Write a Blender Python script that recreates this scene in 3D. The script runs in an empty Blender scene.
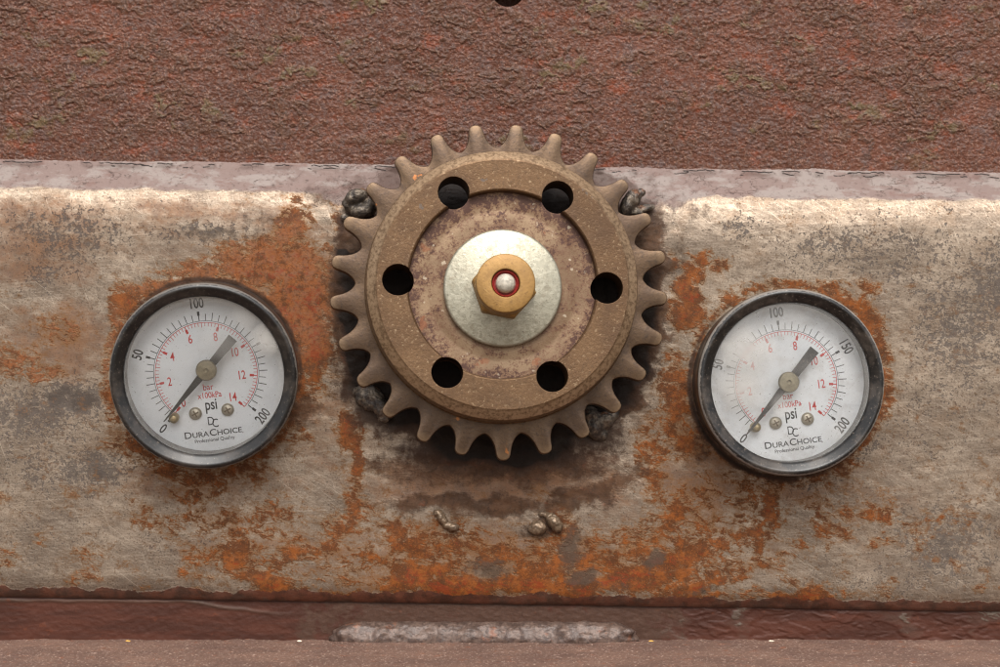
import bpy, math, random
import numpy as np
from mathutils import Matrix, Vector

# ------------------------------------------------------------------ units
S = 0.00027          # metres per unit of length used below (about a quarter of a millimetre)
D = 2100.0           # camera distance from the panel face in those units
CX, CY = 500.0, 333.5
scene = bpy.context.scene
COL = scene.collection
rng = random.Random(7)

def px(x, y, h=0.0):
    """x, y seen in the photo at height h over the panel -> panel units (right, up)"""
    k = (D - h) / D
    return ((x - CX) * k, (CY - y) * k)

# ------------------------------------------------------------------ noise
class Noise:
    def __init__(s, seed):
        r = np.random.RandomState(seed)
        a = r.rand(256, 256) * 2 * math.pi
        s.gx, s.gy = np.cos(a), np.sin(a)
    def __call__(s, x, y):
        xi, yi = np.floor(x).astype(int), np.floor(y).astype(int)
        fx, fy = x - xi, y - yi
        u = fx * fx * fx * (fx * (fx * 6 - 15) + 10)
        v = fy * fy * fy * (fy * (fy * 6 - 15) + 10)
        def g(ix, iy, dx, dy):
            ix, iy = ix & 255, iy & 255
            return s.gx[ix, iy] * dx + s.gy[ix, iy] * dy
        a = g(xi, yi, fx, fy); b = g(xi + 1, yi, fx - 1, fy)
        c = g(xi, yi + 1, fx, fy - 1); d = g(xi + 1, yi + 1, fx - 1, fy - 1)
        return ((a + u * (b - a)) * (1 - v) + (c + u * (d - c)) * v) * 1.41
def fbm(x, y, seed, octaves=4, gain=0.5):
    n = Noise(seed); t = 0; a = 1; f = 1; w = 0
    for i in range(octaves):
        t = t + a * n(x * f + 17.3 * i, y * f + 5.1 * i); w += a; a *= gain; f *= 2.03
    return t / w * 1.3
def sstep(a, b, x):
    t = np.clip((x - a) / (b - a), 0, 1)
    return t * t * (3 - 2 * t)

# ------------------------------------------------------------------ objects
def link(name, mesh, mat=None, parent=None, loc=(0, 0, 0)):
    o = bpy.data.objects.new(name, mesh); COL.objects.link(o)
    if mat: mesh.materials.append(mat)
    if parent: o.parent = parent
    o.location = loc
    return o
def mesh_from(name, V, F, smooth=True, angle=None):
    """V in panel units"""
    V = np.asarray(V, float) * S
    m = bpy.data.meshes.new(name)
    if isinstance(F, np.ndarray):
        n = len(F)
        m.vertices.add(len(V)); m.vertices.foreach_set('co', V.ravel())
        m.loops.add(n * 4); m.loops.foreach_set('vertex_index', F.ravel().astype(np.int32))
        m.polygons.add(n); m.polygons.foreach_set('loop_start', np.arange(0, n * 4, 4, dtype=np.int32))
        m.update(calc_edges=True)
    else:
        m.from_pydata([tuple(v) for v in V], [], F); m.update()
    m.polygons.foreach_set('use_smooth', [smooth] * len(m.polygons))
    if angle is not None:
        m.set_sharp_from_angle(angle=math.radians(angle))
    return m
def attr(m, name, a):
    m.attributes.new(name, 'FLOAT', 'POINT').data.foreach_set('value', np.asarray(a, np.float32).ravel())
def empty(name, loc, mat3=None):
    o = bpy.data.objects.new(name, None); COL.objects.link(o)
    o.empty_display_size = 0.01
    if mat3 is not None:
        o.matrix_world = Matrix.Translation(loc) @ mat3.to_4x4()
    else:
        o.location = loc
    return o
def tag(o, label, cat, group=None, kind=None):
    o['label'] = label; o['category'] = cat
    if group: o['group'] = group
    if kind: o['kind'] = kind
    return o

def lathe(prof, seg=128):
    """prof [(r, z)] -> V, F; r=0 ends are closed with a fan"""
    V, F = [], []; rings = []
    for r, z in prof:
        if r < 1e-6:
            rings.append([len(V)]); V.append((0, 0, z))
        else:
            rings.append(list(range(len(V), len(V) + seg)))
            for i in range(seg):
                a = 2 * math.pi * i / seg; V.append((r * math.cos(a), r * math.sin(a), z))
    for A, B in zip(rings, rings[1:]):
        for i in range(seg):
            j = (i + 1) % seg
            if len(A) == 1 and len(B) == 1: continue
            if len(A) == 1: F.append((A[0], B[j], B[i]))
            elif len(B) == 1: F.append((A[i], A[j], B[0]))
            else: F.append((A[i], A[j], B[j], B[i]))
    return V, F
def fix_normals(m):
    import bmesh
    b = bmesh.new(); b.from_mesh(m); bmesh.ops.recalc_face_normals(b, faces=b.faces); b.to_mesh(m); b.free()
    return m
def evaluated(o):
    dg = bpy.context.evaluated_depsgraph_get(); dg.update()
    return bpy.data.meshes.new_from_object(o.evaluated_get(dg))

# ------------------------------------------------------------------ materials
def lin(r, g, b):
    f = lambda c: (c / 255 / 12.92) if c / 255 <= 0.04045 else ((c / 255 + 0.055) / 1.055) ** 2.4
    return (f(r), f(g), f(b), 1)
class M:
    def __init__(s, name):
        s.m = bpy.data.materials.new(name); s.m.use_nodes = True
        s.t = s.m.node_tree; s.t.nodes.clear()
        s.out = s.t.nodes.new('ShaderNodeOutputMaterial')
        tc = s.t.nodes.new('ShaderNodeTexCoord')
        s.co = s.vscale(tc.outputs['Object'], 1 / S)     # local position in panel units
    def N(s, typ, **kw):
        n = s.t.nodes.new('ShaderNode' + typ)
        for k, v in kw.items(): setattr(n, k, v)
        return n
    def L(s, a, b):
        if hasattr(a, 'is_output'): s.t.links.new(a, b)
        else: b.default_value = a
    def vscale(s, v, f, off=(0, 0, 0)):
        n = s.N('Mapping'); s.L(v, n.inputs['Vector'])
        n.inputs['Scale'].default_value = f if isinstance(f, (tuple, list)) else (f, f, f)
        n.inputs['Location'].default_value = off
        return n.outputs[0]
    def noise(s, size, detail=4, rough=0.55, off=(0, 0, 0), dist=0.0, co=None, rot=None):
        """size: feature size in panel units, number or (x, y, z)"""
        if not isinstance(size, (tuple, list)): size = (size,) * 3
        c = co or s.co
        if rot is not None:
            r = s.N('Mapping'); s.L(c, r.inputs['Vector']); r.inputs['Rotation'].default_value = rot; c = r.outputs[0]
        n = s.N('TexNoise')
        s.L(s.vscale(c, tuple(1 / q for q in size), off), n.inputs['Vector'])
        n.inputs['Scale'].default_value = 1; n.inputs['Detail'].default_value = detail
        n.inputs['Roughness'].default_value = rough; n.inputs['Distortion'].default_value = dist
        return n.outputs['Fac']
    def voro(s, size, off=(0, 0, 0), feature='F1', out='Distance', rand=1.0):
        n = s.N('TexVoronoi', feature=feature); s.L(s.vscale(s.co, 1 / size, off), n.inputs['Vector'])
        n.inputs['Scale'].default_value = 1; n.inputs['Randomness'].default_value = rand
        return n.outputs[out]
    def math(s, op, a, b=0.0, c=0.0, clamp=False):
        n = s.N('Math', operation=op, use_clamp=clamp)
        s.L(a, n.inputs[0]); s.L(b, n.inputs[1]); s.L(c, n.inputs[2])
        return n.outputs[0]
    def step(s, x, a, b, lo=0.0, hi=1.0):
        n = s.N('MapRange', interpolation_type='SMOOTHSTEP')
        s.L(x, n.inputs[0])
        if a > b: a, b, lo, hi = b, a, hi, lo
        n.inputs[1].default_value = a; n.inputs[2].default_value = b; n.inputs[3].default_value = lo; n.inputs[4].default_value = hi
        return n.outputs[0]
    def mix(s, f, a, b, blend='MIX'):
        n = s.N('Mix', data_type='RGBA', blend_type=blend)
        s.L(f, n.inputs[0]); s.L(a, n.inputs[6]); s.L(b, n.inputs[7])
        return n.outputs[2]
    def fmix(s, f, a, b):
        n = s.N('Mix', data_type='FLOAT'); s.L(f, n.inputs[0]); s.L(a, n.inputs[2]); s.L(b, n.inputs[3])
        return n.outputs[0]
    def at(s, name):
        n = s.N('Attribute'); n.attribute_name = name; return n.outputs['Fac']
    def bump(s, h, strength, dist, normal=None):
        n = s.N('Bump'); s.L(h, n.inputs['Height']); n.inputs['Strength'].default_value = strength
        n.inputs['Distance'].default_value = dist * S
        if normal: s.L(normal, n.inputs['Normal'])
        return n.outputs[0]
    def bevel(s, r):
        n = s.N('Bevel', samples=4); n.inputs['Radius'].default_value = r * S; return n.outputs[0]
    def xyz(s, co=None):
        n = s.N('SeparateXYZ'); s.L(co or s.co, n.inputs[0]); return n.outputs
    def radius(s):
        x, y, z = s.xyz(); return s.math('SQRT', s.math('ADD', s.math('MULTIPLY', x, x), s.math('MULTIPLY', y, y)))
    def bsdf(s, color, rough=0.5, metal=0.0, normal=None, spec=0.5):
        n = s.N('BsdfPrincipled')
        s.L(color, n.inputs['Base Color']); s.L(rough, n.inputs['Roughness']); s.L(metal, n.inputs['Metallic'])
        s.L(spec, n.inputs['Specular IOR Level'])
        if normal: s.L(normal, n.inputs['Normal'])
        s.L(n.outputs[0], s.out.inputs[0])
        return s.m

def mat_upper():
    m = M('flaking_rust')
    lvl, fl, top = m.at('level'), m.at('lip'), m.at('flake')
    big = m.noise(110, 5, 0.6); n3 = m.noise(4.5, 4, 0.7, (2, 2, 2)); n4 = m.noise(1.8, 3, 0.6, (5, 7, 2))
    c = m.mix(m.step(big, 0.35, 0.65), lin(82, 51, 39), lin(97, 60, 46))
    c = m.mix(m.step(m.noise((34, 34, 22), 6, 0.65, (3, 1, 2)), 0.54, 0.68, 0, 0.7), c, lin(120, 60, 38))
    c = m.mix(m.step(m.noise((24, 24, 18), 6, 0.65, (9, 1, 7)), 0.54, 0.66, 0, 0.8), c, lin(84, 62, 56))
    c = m.mix(m.math('MULTIPLY', top, 0.75), c, lin(76, 52, 38))
    ol = m.math('MULTIPLY', top, m.step(m.noise((60, 60, 40), 4, 0.6, (21, 4, 9)), 0.56, 0.62))
    c = m.mix(m.math('MULTIPLY', ol, 0.6), c, lin(98, 86, 58))
    c = m.mix(m.step(m.noise((26, 26, 20), 4, 0.65, (1, 14, 19)), 0.66, 0.72, 0, 0.55), c, lin(92, 84, 80))
    c = m.mix(m.step(n3, 0.52, 0.66, 0, 0.5), c, lin(56, 36, 29))
    c = m.mix(m.step(n4, 0.56, 0.70, 0, 0.5), c, lin(52, 36, 32))
    c = m.mix(m.step(m.noise(2.2, 2, 0.6, (15, 7, 2)), 0.58, 0.68, 0, 0.5), c, lin(148, 112, 94))
    c = m.mix(m.math('MULTIPLY', fl, 0.6), c, lin(150, 118, 100))
    b = m.bump(m.math('ADD', n3, m.math('MULTIPLY', n4, 0.45)), 0.8, 1.6)
    return m.bsdf(c, m.fmix(m.noise(12, 4, 0.6, (4, 4, 4)), 0.28, 0.6), 0.0, b, m.step(n3, 0.4, 0.6, 0.08, 0.42))

def mat_panel():
    m = M('worn_bare_steel')
    rust, paint, mauve, pit, wash, grey, shade_stain, salmon = [m.at(k) for k in ('rust', 'paint', 'mauve', 'pit', 'wash', 'grey', 'shade_stain', 'salmon')]
    mul, add, sub, half = (lambda a, b: m.math('MULTIPLY', a, b)), (lambda a, b: m.math('ADD', a, b)), (lambda a, b: m.math('SUBTRACT', a, b)), (lambda a, k: m.math('MULTIPLY', m.math('SUBTRACT', a, 0.5), k))
    n1 = m.noise(70, 5, 0.6); n2 = m.noise(17, 6, 0.68, (3, 3, 3)); n3 = m.noise(4.5, 4, 0.65, (8, 3, 1)); n4 = m.noise(1.7, 3, 0.6, (18, 3, 1))
    na = m.noise(9, 6, 0.7, (13, 23, 4))
    streak = m.noise((44, 10, 2.0), 4, 0.65, (1, 2, 3), rot=(0, math.radians(-24), 0))
    streak2 = m.noise((60, 10, 1.6), 3, 0.6, (7, 2, 3), rot=(0, math.radians(4), 0))
    broad = m.noise((40, 20, 20), 5, 0.65, (17, 2, 13), rot=(0, math.radians(-6), 0))
    st = add(mul(streak, 0.5), mul(streak2, 0.5))
    # bare steel: grey-beige, brushed, tarnished in patches
    c = m.mix(m.step(n1, 0.32, 0.68), lin(118, 104, 91), lin(151, 135, 118))
    c = m.mix(m.step(na, 0.46, 0.62, 0, 0.65), c, lin(108, 94, 82))
    c = m.mix(m.step(m.noise(32, 6, 0.7, (13, 5, 24)), 0.48, 0.62, 0, 0.5), c, lin(126, 106, 88))
    c = m.mix(m.step(st, 0.50, 0.58, 0, 0.28), c, lin(180, 165, 147))
    c = m.mix(m.step(st, 0.47, 0.40, 0, 0.28), c, lin(104, 91, 80))
    c = m.mix(m.step(n4, 0.54, 0.64, 0, 0.2), c, lin(78, 68, 60))
    c = m.mix(m.step(n4, 0.44, 0.36, 0, 0.15), c, lin(196, 182, 164))
    for q, (deg, sd) in enumerate(((-38, 3), (14, 9), (-70, 15))):
        sc = m.step(m.noise((110, 10, 0.9), 2, 0.5, (sd, 2, sd + 4), rot=(0, math.radians(deg), 0)), 0.66, 0.70, 0, 0.40)
        c = m.mix(sc, c, lin(196, 182, 164) if q != 1 else lin(84, 72, 62))
    # brown glaze wiped over the steel
    wn = add(add(wash, half(broad, 1.5)), half(n3, 0.5))
    glaze = m.step(wn, 0.22, 0.80, 0, 0.8)
    c = m.mix(glaze, c, m.mix(m.step(n2, 0.35, 0.65), lin(116, 80, 52), lin(96, 70, 54)))
    # dark pitting: fine specks crowded into clusters
    cl = add(pit, half(n2, 1.7))
    pm = m.step(add(add(half(n3, 1.5), half(n4, 0.6)), mul(cl, 0.40)), 0.26, 0.36)
    c = m.mix(mul(pm, 0.75), c, lin(62, 52, 46))
    c = m.mix(m.step(n4, 0.615, 0.66, 0, 0.6), c, lin(56, 47, 41))
    c = m.mix(m.step(m.noise(2.4, 3, 0.65, (28, 13, 1)), 0.64, 0.69, 0, 0.6), c, lin(60, 50, 44))
    pm2 = m.step(sub(cl, add(mul(n3, 0.5), mul(n4, 0.3))), 0.42, 0.80)
    c = m.mix(mul(pm2, 0.8), c, m.mix(n4, lin(34, 28, 24), lin(70, 57, 48)))
    # rust: ochre fringe, amber body, dark heart
    rn = add(add(mul(rust, 0.86), half(n2, 0.6)), add(half(na, 1.0), add(half(m.noise((24, 14, 11), 6, 0.68, (5, 2, 33), rot=(0, math.radians(-10), 0)), 1.3), add(half(n3, 0.6), half(n4, 0.4)))))
    # branching veins of rust inside the stained zones
    vn = m.noise((26, 20, 13), 6, 0.62, (15, 22, 3), rot=(0, math.radians(-12), 0), dist=0.4)
    vein = m.step(m.math('ABSOLUTE', sub(vn, 0.5)), 0.055, 0.0)
    zone = m.step(rust, 0.10, 0.34)
    rn = add(rn, add(mul(mul(vein, zone), 0.30), mul(zone, half(m.noise(13, 6, 0.7, (51, 2, 33)), 0.9))))
    c = m.mix(m.step(rn, 0.14, 0.50, 0, 0.6), c, lin(118, 80, 40))
    rcol = m.mix(m.step(m.noise(22, 5, 0.65, (11, 6, 2)), 0.4, 0.62), lin(78, 40, 15), lin(124, 66, 22))
    rcol = m.mix(m.step(salmon, 0.2, 0.7), rcol, m.mix(m.step(na, 0.4, 0.62), lin(124, 70, 36), lin(116, 78, 56)))
    rcol = m.mix(m.step(n3, 0.45, 0.66, 0, 0.65), rcol, lin(68, 37, 18))
    rcol = m.mix(m.step(m.noise(13, 5, 0.65, (31, 26, 2)), 0.50, 0.62, 0, 0.75), rcol, lin(64, 36, 18))
    rcol = m.mix(m.step(n4, 0.55, 0.68, 0, 0.45), rcol, lin(150, 92, 46))
    rm = m.step(rn, 0.38, 0.68)
    c = m.mix(mul(rm, 0.88), c, rcol)
    c = m.mix(m.step(rn, 0.95, 1.35, 0, 0.6), c, lin(120, 46, 22))
    # grey smears
    gn = add(grey, add(half(n2, 0.9), add(half(na, 1.2), add(half(n3, 0.6), half(st, 0.8)))))
    c = m.mix(m.step(gn, 0.35, 0.85, 0, 0.75), c, m.mix(n3, lin(56, 46, 38), lin(84, 71, 61)))
    # old paint: purple brown round the wheel (plus painted gap shade at the gauges), pale mauve on the upper roll
    pn = add(paint, add(half(n2, 0.9), add(half(st, 0.6), half(na, 0.5))))
    pmask = m.step(pn, 0.36, 0.74)
    pcol = m.mix(m.step(m.noise(26, 5, 0.6, (4, 16, 2)), 0.4, 0.65), lin(62, 42, 28), lin(86, 60, 42))
    pcol = m.mix(m.step(n3, 0.5, 0.68, 0, 0.6), pcol, lin(44, 32, 27))
    pcol = m.mix(m.step(m.noise(15, 5, 0.65, (41, 26, 2)), 0.58, 0.68, 0, 0.7), pcol, lin(92, 52, 32))
    c = m.mix(mul(pmask, 0.92), c, pcol)
    mcol = m.mix(m.step(m.noise((40, 40, 14), 5, 0.65, (4, 6, 12)), 0.46, 0.58), lin(122, 104, 98), lin(136, 124, 118))
    mcol = m.mix(m.step(m.noise((26, 20, 12), 5, 0.7, (14, 6, 2)), 0.54, 0.66, 0, 0.6), mcol, lin(112, 86, 79))
    mcol = m.mix(m.step(n3, 0.54, 0.68, 0, 0.5), mcol, lin(80, 66, 61))
    mn = add(mauve, add(half(n2, 0.4), add(half(n3, 0.3), add(half(na, 0.35), half(n4, 0.2)))))
    mm = m.step(mn, 0.34, 0.68)
    c = m.mix(mm, c, mcol)
    c = m.mix(mul(mm, m.step(add(paint, half(n2, 1.5)), 0.3, 0.8, 0, 0.75)), c, lin(72, 54, 47))
    em = m.step(add(m.at('edge'), add(half(n2, 0.7), add(half(na, 0.6), half(n3, 0.5)))), 0.40, 0.56)
    c = m.mix(mul(em, 0.94), c, m.mix(m.step(n2, 0.4, 0.6), lin(58, 36, 28), lin(82, 48, 36)))
    # shade painted in behind the wheel and its holes, with brown staining round it
    sm = m.step(add(shade_stain, add(half(n2, 0.7), half(na, 0.6))), 0.35, 0.75, 0, 0.9)
    c = m.mix(sm, c, m.mix(m.step(shade_stain, 0.7, 0.95), m.mix(n3, lin(40, 27, 20), lin(66, 46, 34)), m.mix(n3, lin(11, 9, 8), lin(32, 25, 21))))
    cover = m.math('MAXIMUM', m.math('MAXIMUM', rm, pmask), m.math('MAXIMUM', mm, m.math('MAXIMUM', sm, em)))
    metal = mul(sub(1.0, m.math('MAXIMUM', m.math('MAXIMUM', cover, pm2), m.math('MAXIMUM', pm, mul(glaze, 0.6)))), 0.85)
    rough = m.fmix(cover, add(add(m.fmix(na, 0.40, 0.58), mul(n4, 0.06)), m.step(wash, 0.3, 0.9, 0, 0.12)), m.fmix(n3, 0.38, 0.72))
    h = add(mul(n3, m.fmix(cover, 0.10, 0.4)), mul(na, m.fmix(cover, 0.08, 0.28)))
    h = add(h, add(mul(st, 0.05), mul(n4, m.fmix(cover, 0.08, 0.25))))
    h = sub(h, mul(pm, 0.35))
    h = add(h, mul(cover, 0.05))
    crk = mul(mm, m.step(m.math('ABSOLUTE', half(m.noise((34, 20, 14), 4, 0.6, (2, 9, 5)), 1.0)), 0.010, 0.0))
    crk = mul(crk, m.step(m.noise(40, 4, 0.6, (12, 9, 25)), 0.50, 0.58))
    h = sub(h, mul(crk, 0.5))
    c = m.mix(mul(crk, 0.6), c, lin(60, 46, 42))
    c = m.mix(m.step(m.at('split'), 0.25, 0.6, 0, 0.95), c, lin(30, 22, 19))
    return m.bsdf(c, rough, metal, m.bump(h, 0.55, 1.8), m.fmix(cover, 0.4, 0.14))

def mat_strip():
    m = M('brown_paint')
    worn, chip = m.at('worn'), m.at('chip')
    n2 = m.noise(18, 5, 0.6); n3 = m.noise(4, 4, 0.65, (4, 2, 1))
    c = m.mix(m.step(m.noise((90, 20, 14), 4, 0.6), 0.4, 0.62), lin(62, 35, 26), lin(76, 43, 32))
    c = m.mix(m.step(m.math('ADD', worn, m.math('MULTIPLY', m.math('SUBTRACT', n2, 0.5), 1.4)), 0.4, 0.62), c, m.mix(n3, lin(54, 36, 28), lin(82, 58, 46)))
    c = m.mix(m.math('MULTIPLY', chip, 0.85), c, m.mix(n3, lin(70, 62, 54), lin(110, 100, 88)))
    c = m.mix(m.math('MULTIPLY', m.step(m.noise((16, 16, 9), 5, 0.65, (2, 12, 4)), 0.62, 0.7), 0.5), c, lin(98, 54, 36))
    x, y, z = m.xyz()
    h = m.math('ADD', m.math('ADD', m.noise(9, 5, 0.65, (3, 4, 5)), m.math('MULTIPLY', n3, 0.5)), m.math('MULTIPLY', m.noise((40, 40, 20), 4, 0.6), 0.8))
    return m.bsdf(c, m.fmix(n2, 0.4, 0.65), 0, m.bump(h, 0.45, 1.6), 0.2)

def mat_ledge():
    m = M('gritty_rust_skin')
    n2 = m.noise(14, 6, 0.7); n3 = m.noise(3.2, 4, 0.7, (4, 2, 1))
    c = m.mix(m.step(m.noise(60, 5, 0.6), 0.38, 0.64), lin(106, 82, 72), lin(122, 95, 82))
    c = m.mix(m.step(n2, 0.55, 0.7, 0, 0.7), c, lin(136, 84, 60))
    c = m.mix(m.step(n3, 0.52, 0.68, 0, 0.6), c, lin(74, 54, 50))
    c = m.mix(m.step(m.noise(2.6, 2, 0.6, (1, 8, 3)), 0.58, 0.68, 0, 0.7), c, lin(190, 166, 150))
    return m.bsdf(c, 0.6, 0, m.bump(m.math('ADD', n3, n2), 1.0, 2.5), 0.2)

def mat_weld(dark=0.0):
    m = M('weld_steel' if not dark else 'burnt_weld_steel')
    n2 = m.noise(9, 5, 0.65); n3 = m.noise(3, 4, 0.65, (4, 2, 1))
    if dark: a, b, r = lin(72, 66, 62), lin(124, 112, 98), lin(112, 68, 38)
    else: a, b, r = lin(74, 58, 51), lin(102, 83, 73), lin(116, 70, 46)
    c = m.mix(m.step(n2, 0.38, 0.62), a, b)
    c = m.mix(m.step(m.noise(22, 4, 0.6, (2, 3, 9)), 0.60, 0.70, 0, 0.7), c, r)
    c = m.mix(m.step(n3, 0.50, 0.66, 0, 0.65), c, lin(50, 40, 35))
    return m.bsdf(c, m.fmix(n2, 0.3, 0.6), 0.45 if dark else 0.15, m.bump(m.math('ADD', n2, m.math('MULTIPLY', n3, 0.6)), 0.8 if dark else 0.4, 2.2))

def mat_sprocket(name, kind):
    m = M(name)
    r = m.radius()
    n1 = m.noise(45, 5, 0.6); n2 = m.noise(12, 6, 0.65, (3, 3, 3)); n3 = m.noise(3.4, 4, 0.65, (8, 3, 1))
    n5 = m.noise(1.7, 3, 0.6, (1, 13, 1))
    x, y, z = m.xyz()
    ang = m.math('ARCTAN2', y, x)
    comb = m.N('CombineXYZ'); m.L(m.math('MULTIPLY', r, 0.55), comb.inputs[0]); m.L(m.math('MULTIPLY', ang, 1.4), comb.inputs[1])
    turn = m.N('TexNoise'); m.L(comb.outputs[0], turn.inputs['Vector']); turn.inputs['Scale'].default_value = 1; turn.inputs['Detail'].default_value = 3
    tn = turn.outputs['Fac']
    if kind == 'rim':
        c = m.mix(m.step(n1, 0.35, 0.65), lin(82, 59, 38), lin(98, 73, 49))
        c = m.mix(m.step(n2, 0.50, 0.68, 0, 0.6), c, lin(86, 64, 44))
        c = m.mix(m.step(n3, 0.53, 0.70, 0, 0.45), c, lin(66, 50, 36))
        c = m.mix(m.step(n5, 0.57, 0.68, 0, 0.22), c, lin(74, 58, 45))
        c = m.mix(m.step(n5, 0.42, 0.32, 0, 0.10), c, lin(168, 146, 116))
        c = m.mix(m.step(n3, 0.42, 0.3, 0, 0.4), c, lin(172, 150, 120))
        c = m.mix(m.step(m.noise(16, 3, 0.5, (13, 3, 8)), 0.72, 0.75, 0, 0.7), c, lin(84, 76, 70))
        c = m.mix(m.step(m.noise((18, 2.0, 18), 3, 0.6, (13, 3, 8)), 0.70, 0.74, 0, 0.45), c, lin(178, 158, 130))
        c = m.mix(m.step(m.noise(60, 5, 0.65, (23, 3, 8)), 0.48, 0.66, 0, 0.55), c, lin(74, 54, 38))
        band = m.math('MULTIPLY', m.step(m.math('ADD', r, m.math('MULTIPLY', n2, 5)), 123.5, 127), m.step(m.math('ADD', r, m.math('MULTIPLY', n2, 4)), 138, 134))  # chamfer's lit edge painted in as a lighter worn band
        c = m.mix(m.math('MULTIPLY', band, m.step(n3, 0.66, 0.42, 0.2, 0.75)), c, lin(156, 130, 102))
        metal, rough = 0.65, m.fmix(n2, 0.32, 0.5)
    elif kind == 'web':
        c = m.mix(m.step(n1, 0.35, 0.65), lin(104, 80, 57), lin(130, 106, 80))
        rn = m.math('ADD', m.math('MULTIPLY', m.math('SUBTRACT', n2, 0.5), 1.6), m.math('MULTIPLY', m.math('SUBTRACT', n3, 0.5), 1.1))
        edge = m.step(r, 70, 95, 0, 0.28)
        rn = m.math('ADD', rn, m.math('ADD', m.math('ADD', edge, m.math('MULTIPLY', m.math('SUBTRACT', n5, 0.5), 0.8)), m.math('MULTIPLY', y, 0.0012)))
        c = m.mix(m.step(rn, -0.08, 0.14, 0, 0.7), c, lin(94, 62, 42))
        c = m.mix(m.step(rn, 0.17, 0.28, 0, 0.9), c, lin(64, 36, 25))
        c = m.mix(m.step(m.noise(17, 3, 0.5, (3, 3, 18)), 0.68, 0.73, 0, 0.6), c, lin(124, 72, 40))
        c = m.mix(m.step(m.noise(9, 3, 0.5, (31, 3, 18)), 0.66, 0.72, 0, 0.6), c, lin(176, 162, 140))
        metal, rough = 0.35, m.fmix(n2, 0.42, 0.65)
    else:
        c = m.mix(m.step(n1, 0.35, 0.65), lin(74, 56, 41), lin(90, 70, 51))
        c = m.mix(m.step(n2, 0.48, 0.68, 0, 0.75), c, lin(72, 56, 44))
        c = m.mix(m.step(n3, 0.53, 0.70, 0, 0.65), c, lin(56, 44, 36))
        c = m.mix(m.step(n5, 0.57, 0.68, 0, 0.5), c, lin(62, 50, 43))
        c = m.mix(m.step(m.math('ADD', r, m.math('MULTIPLY', n2, 14)), 163, 174, 0, 0.45), c, lin(132, 108, 82))
        c = m.mix(m.step(m.noise(15, 3, 0.5, (3, 13, 18)), 0.71, 0.75, 0, 0.8), c, lin(156, 98, 52))
        metal, rough = 0.6, m.fmix(n2, 0.34, 0.52)
    h = m.math('ADD', m.math('ADD', m.math('MULTIPLY', n3, 0.8), m.math('MULTIPLY', n5, 0.35)), m.math('MULTIPLY', n2, 0.6))
    return m.bsdf(c, rough, metal, m.bump(h, 0.28, 1.2, m.bevel(0.9)))

def mat_zinc():
    m = M('zinc_plate')
    v = m.voro(3.2, out='Color'); n2 = m.noise(13, 5, 0.65); n3 = m.noise(2.6, 3, 0.6, (3, 2, 1))
    g = m.N('SeparateColor'); m.L(v, g.inputs[0])
    c = m.mix(g.outputs[0], lin(146, 141, 124), lin(166, 160, 142))
    c = m.mix(m.step(n2, 0.52, 0.68, 0, 0.6), c, lin(130, 121, 103))
    c = m.mix(m.step(n3, 0.60, 0.7, 0, 0.6), c, lin(92, 84, 72))
    c = m.mix(m.step(m.noise(22, 4, 0.6, (2, 2, 12)), 0.66, 0.74, 0, 0.5), c, lin(130, 116, 96))
    h = m.math('ADD', m.math('MULTIPLY', g.outputs[1], 0.5), n3)
    return m.bsdf(c, m.fmix(g.outputs[2], 0.30, 0.48), 0.65, m.bump(h, 0.2, 1.0, m.bevel(1.2)))

def mat_brass(face=True):
    m = M('brass')
    n2 = m.noise(10, 5, 0.65); n3 = m.noise(2.6, 3, 0.6, (3, 2, 1)); r = m.radius()
    c = m.mix(m.step(n2, 0.35, 0.65), lin(136, 102, 54), lin(152, 116, 64))
    c = m.mix(m.step(n3, 0.6, 0.72, 0, 0.55), c, lin(92, 66, 36))
    c = m.mix(m.step(m.noise((20, 1.6, 20), 3, 0.6, (1, 3, 8), rot=(0, 0, 0.7)), 0.64, 0.72, 0, 0.45), c, lin(176, 144, 92))
    c = m.mix(m.step(m.noise(7, 5, 0.7, (9, 9, 2)), 0.56, 0.68, 0, 0.5), c, lin(104, 78, 46))
    return m.bsdf(c, m.fmix(n2, 0.42, 0.6), 0.35, m.bump(m.math('ADD', n2, n3), 0.25, 0.8, m.bevel(1.0)))

def plain(name, col, rough=0.5, metal=0.0, amt=0.25, size=6, bev=None, dust=0.0, bump=0.2, worn=None):
    m = M(name)
    n2 = m.noise(size, 5, 0.65); n3 = m.noise(2.2, 3, 0.6, (5, 1, 7))
    dark = tuple(q * (1 - amt) for q in col[:3]) + (1,); lite = tuple(min(1, q * (1 + amt)) for q in col[:3]) + (1,)
    c = m.mix(m.step(n2, 0.3, 0.7), dark, lite)
    if dust:
        c = m.mix(m.step(n3, 0.60, 0.72, 0, dust), c, lin(168, 152, 136))
        c = m.mix(m.step(m.noise(30, 5, 0.7, (6, 2, 3)), 0.45, 0.7, 0, dust * 0.6), c, lin(132, 118, 106))
    if worn:                                       # paint rubbed off along the rim
        e = m.math('ADD', m.radius(), m.math('ADD', m.math('MULTIPLY', m.math('SUBTRACT', n2, 0.5), 3.0), m.math('MULTIPLY', m.math('SUBTRACT', n3, 0.5), 2.0)))
        c = m.mix(m.math('MULTIPLY', m.step(e, worn[0] - 1.2, worn[0] - 0.2, 0, worn[1]), m.step(m.radius(), 91.12, 90.8)), c, lin(150, 142, 134))
    return m.bsdf(c, m.fmix(n2, max(0.05, rough - 0.08), rough + 0.1), metal, m.bump(n2, bump, 1.0, m.bevel(bev) if bev else None))

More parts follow.
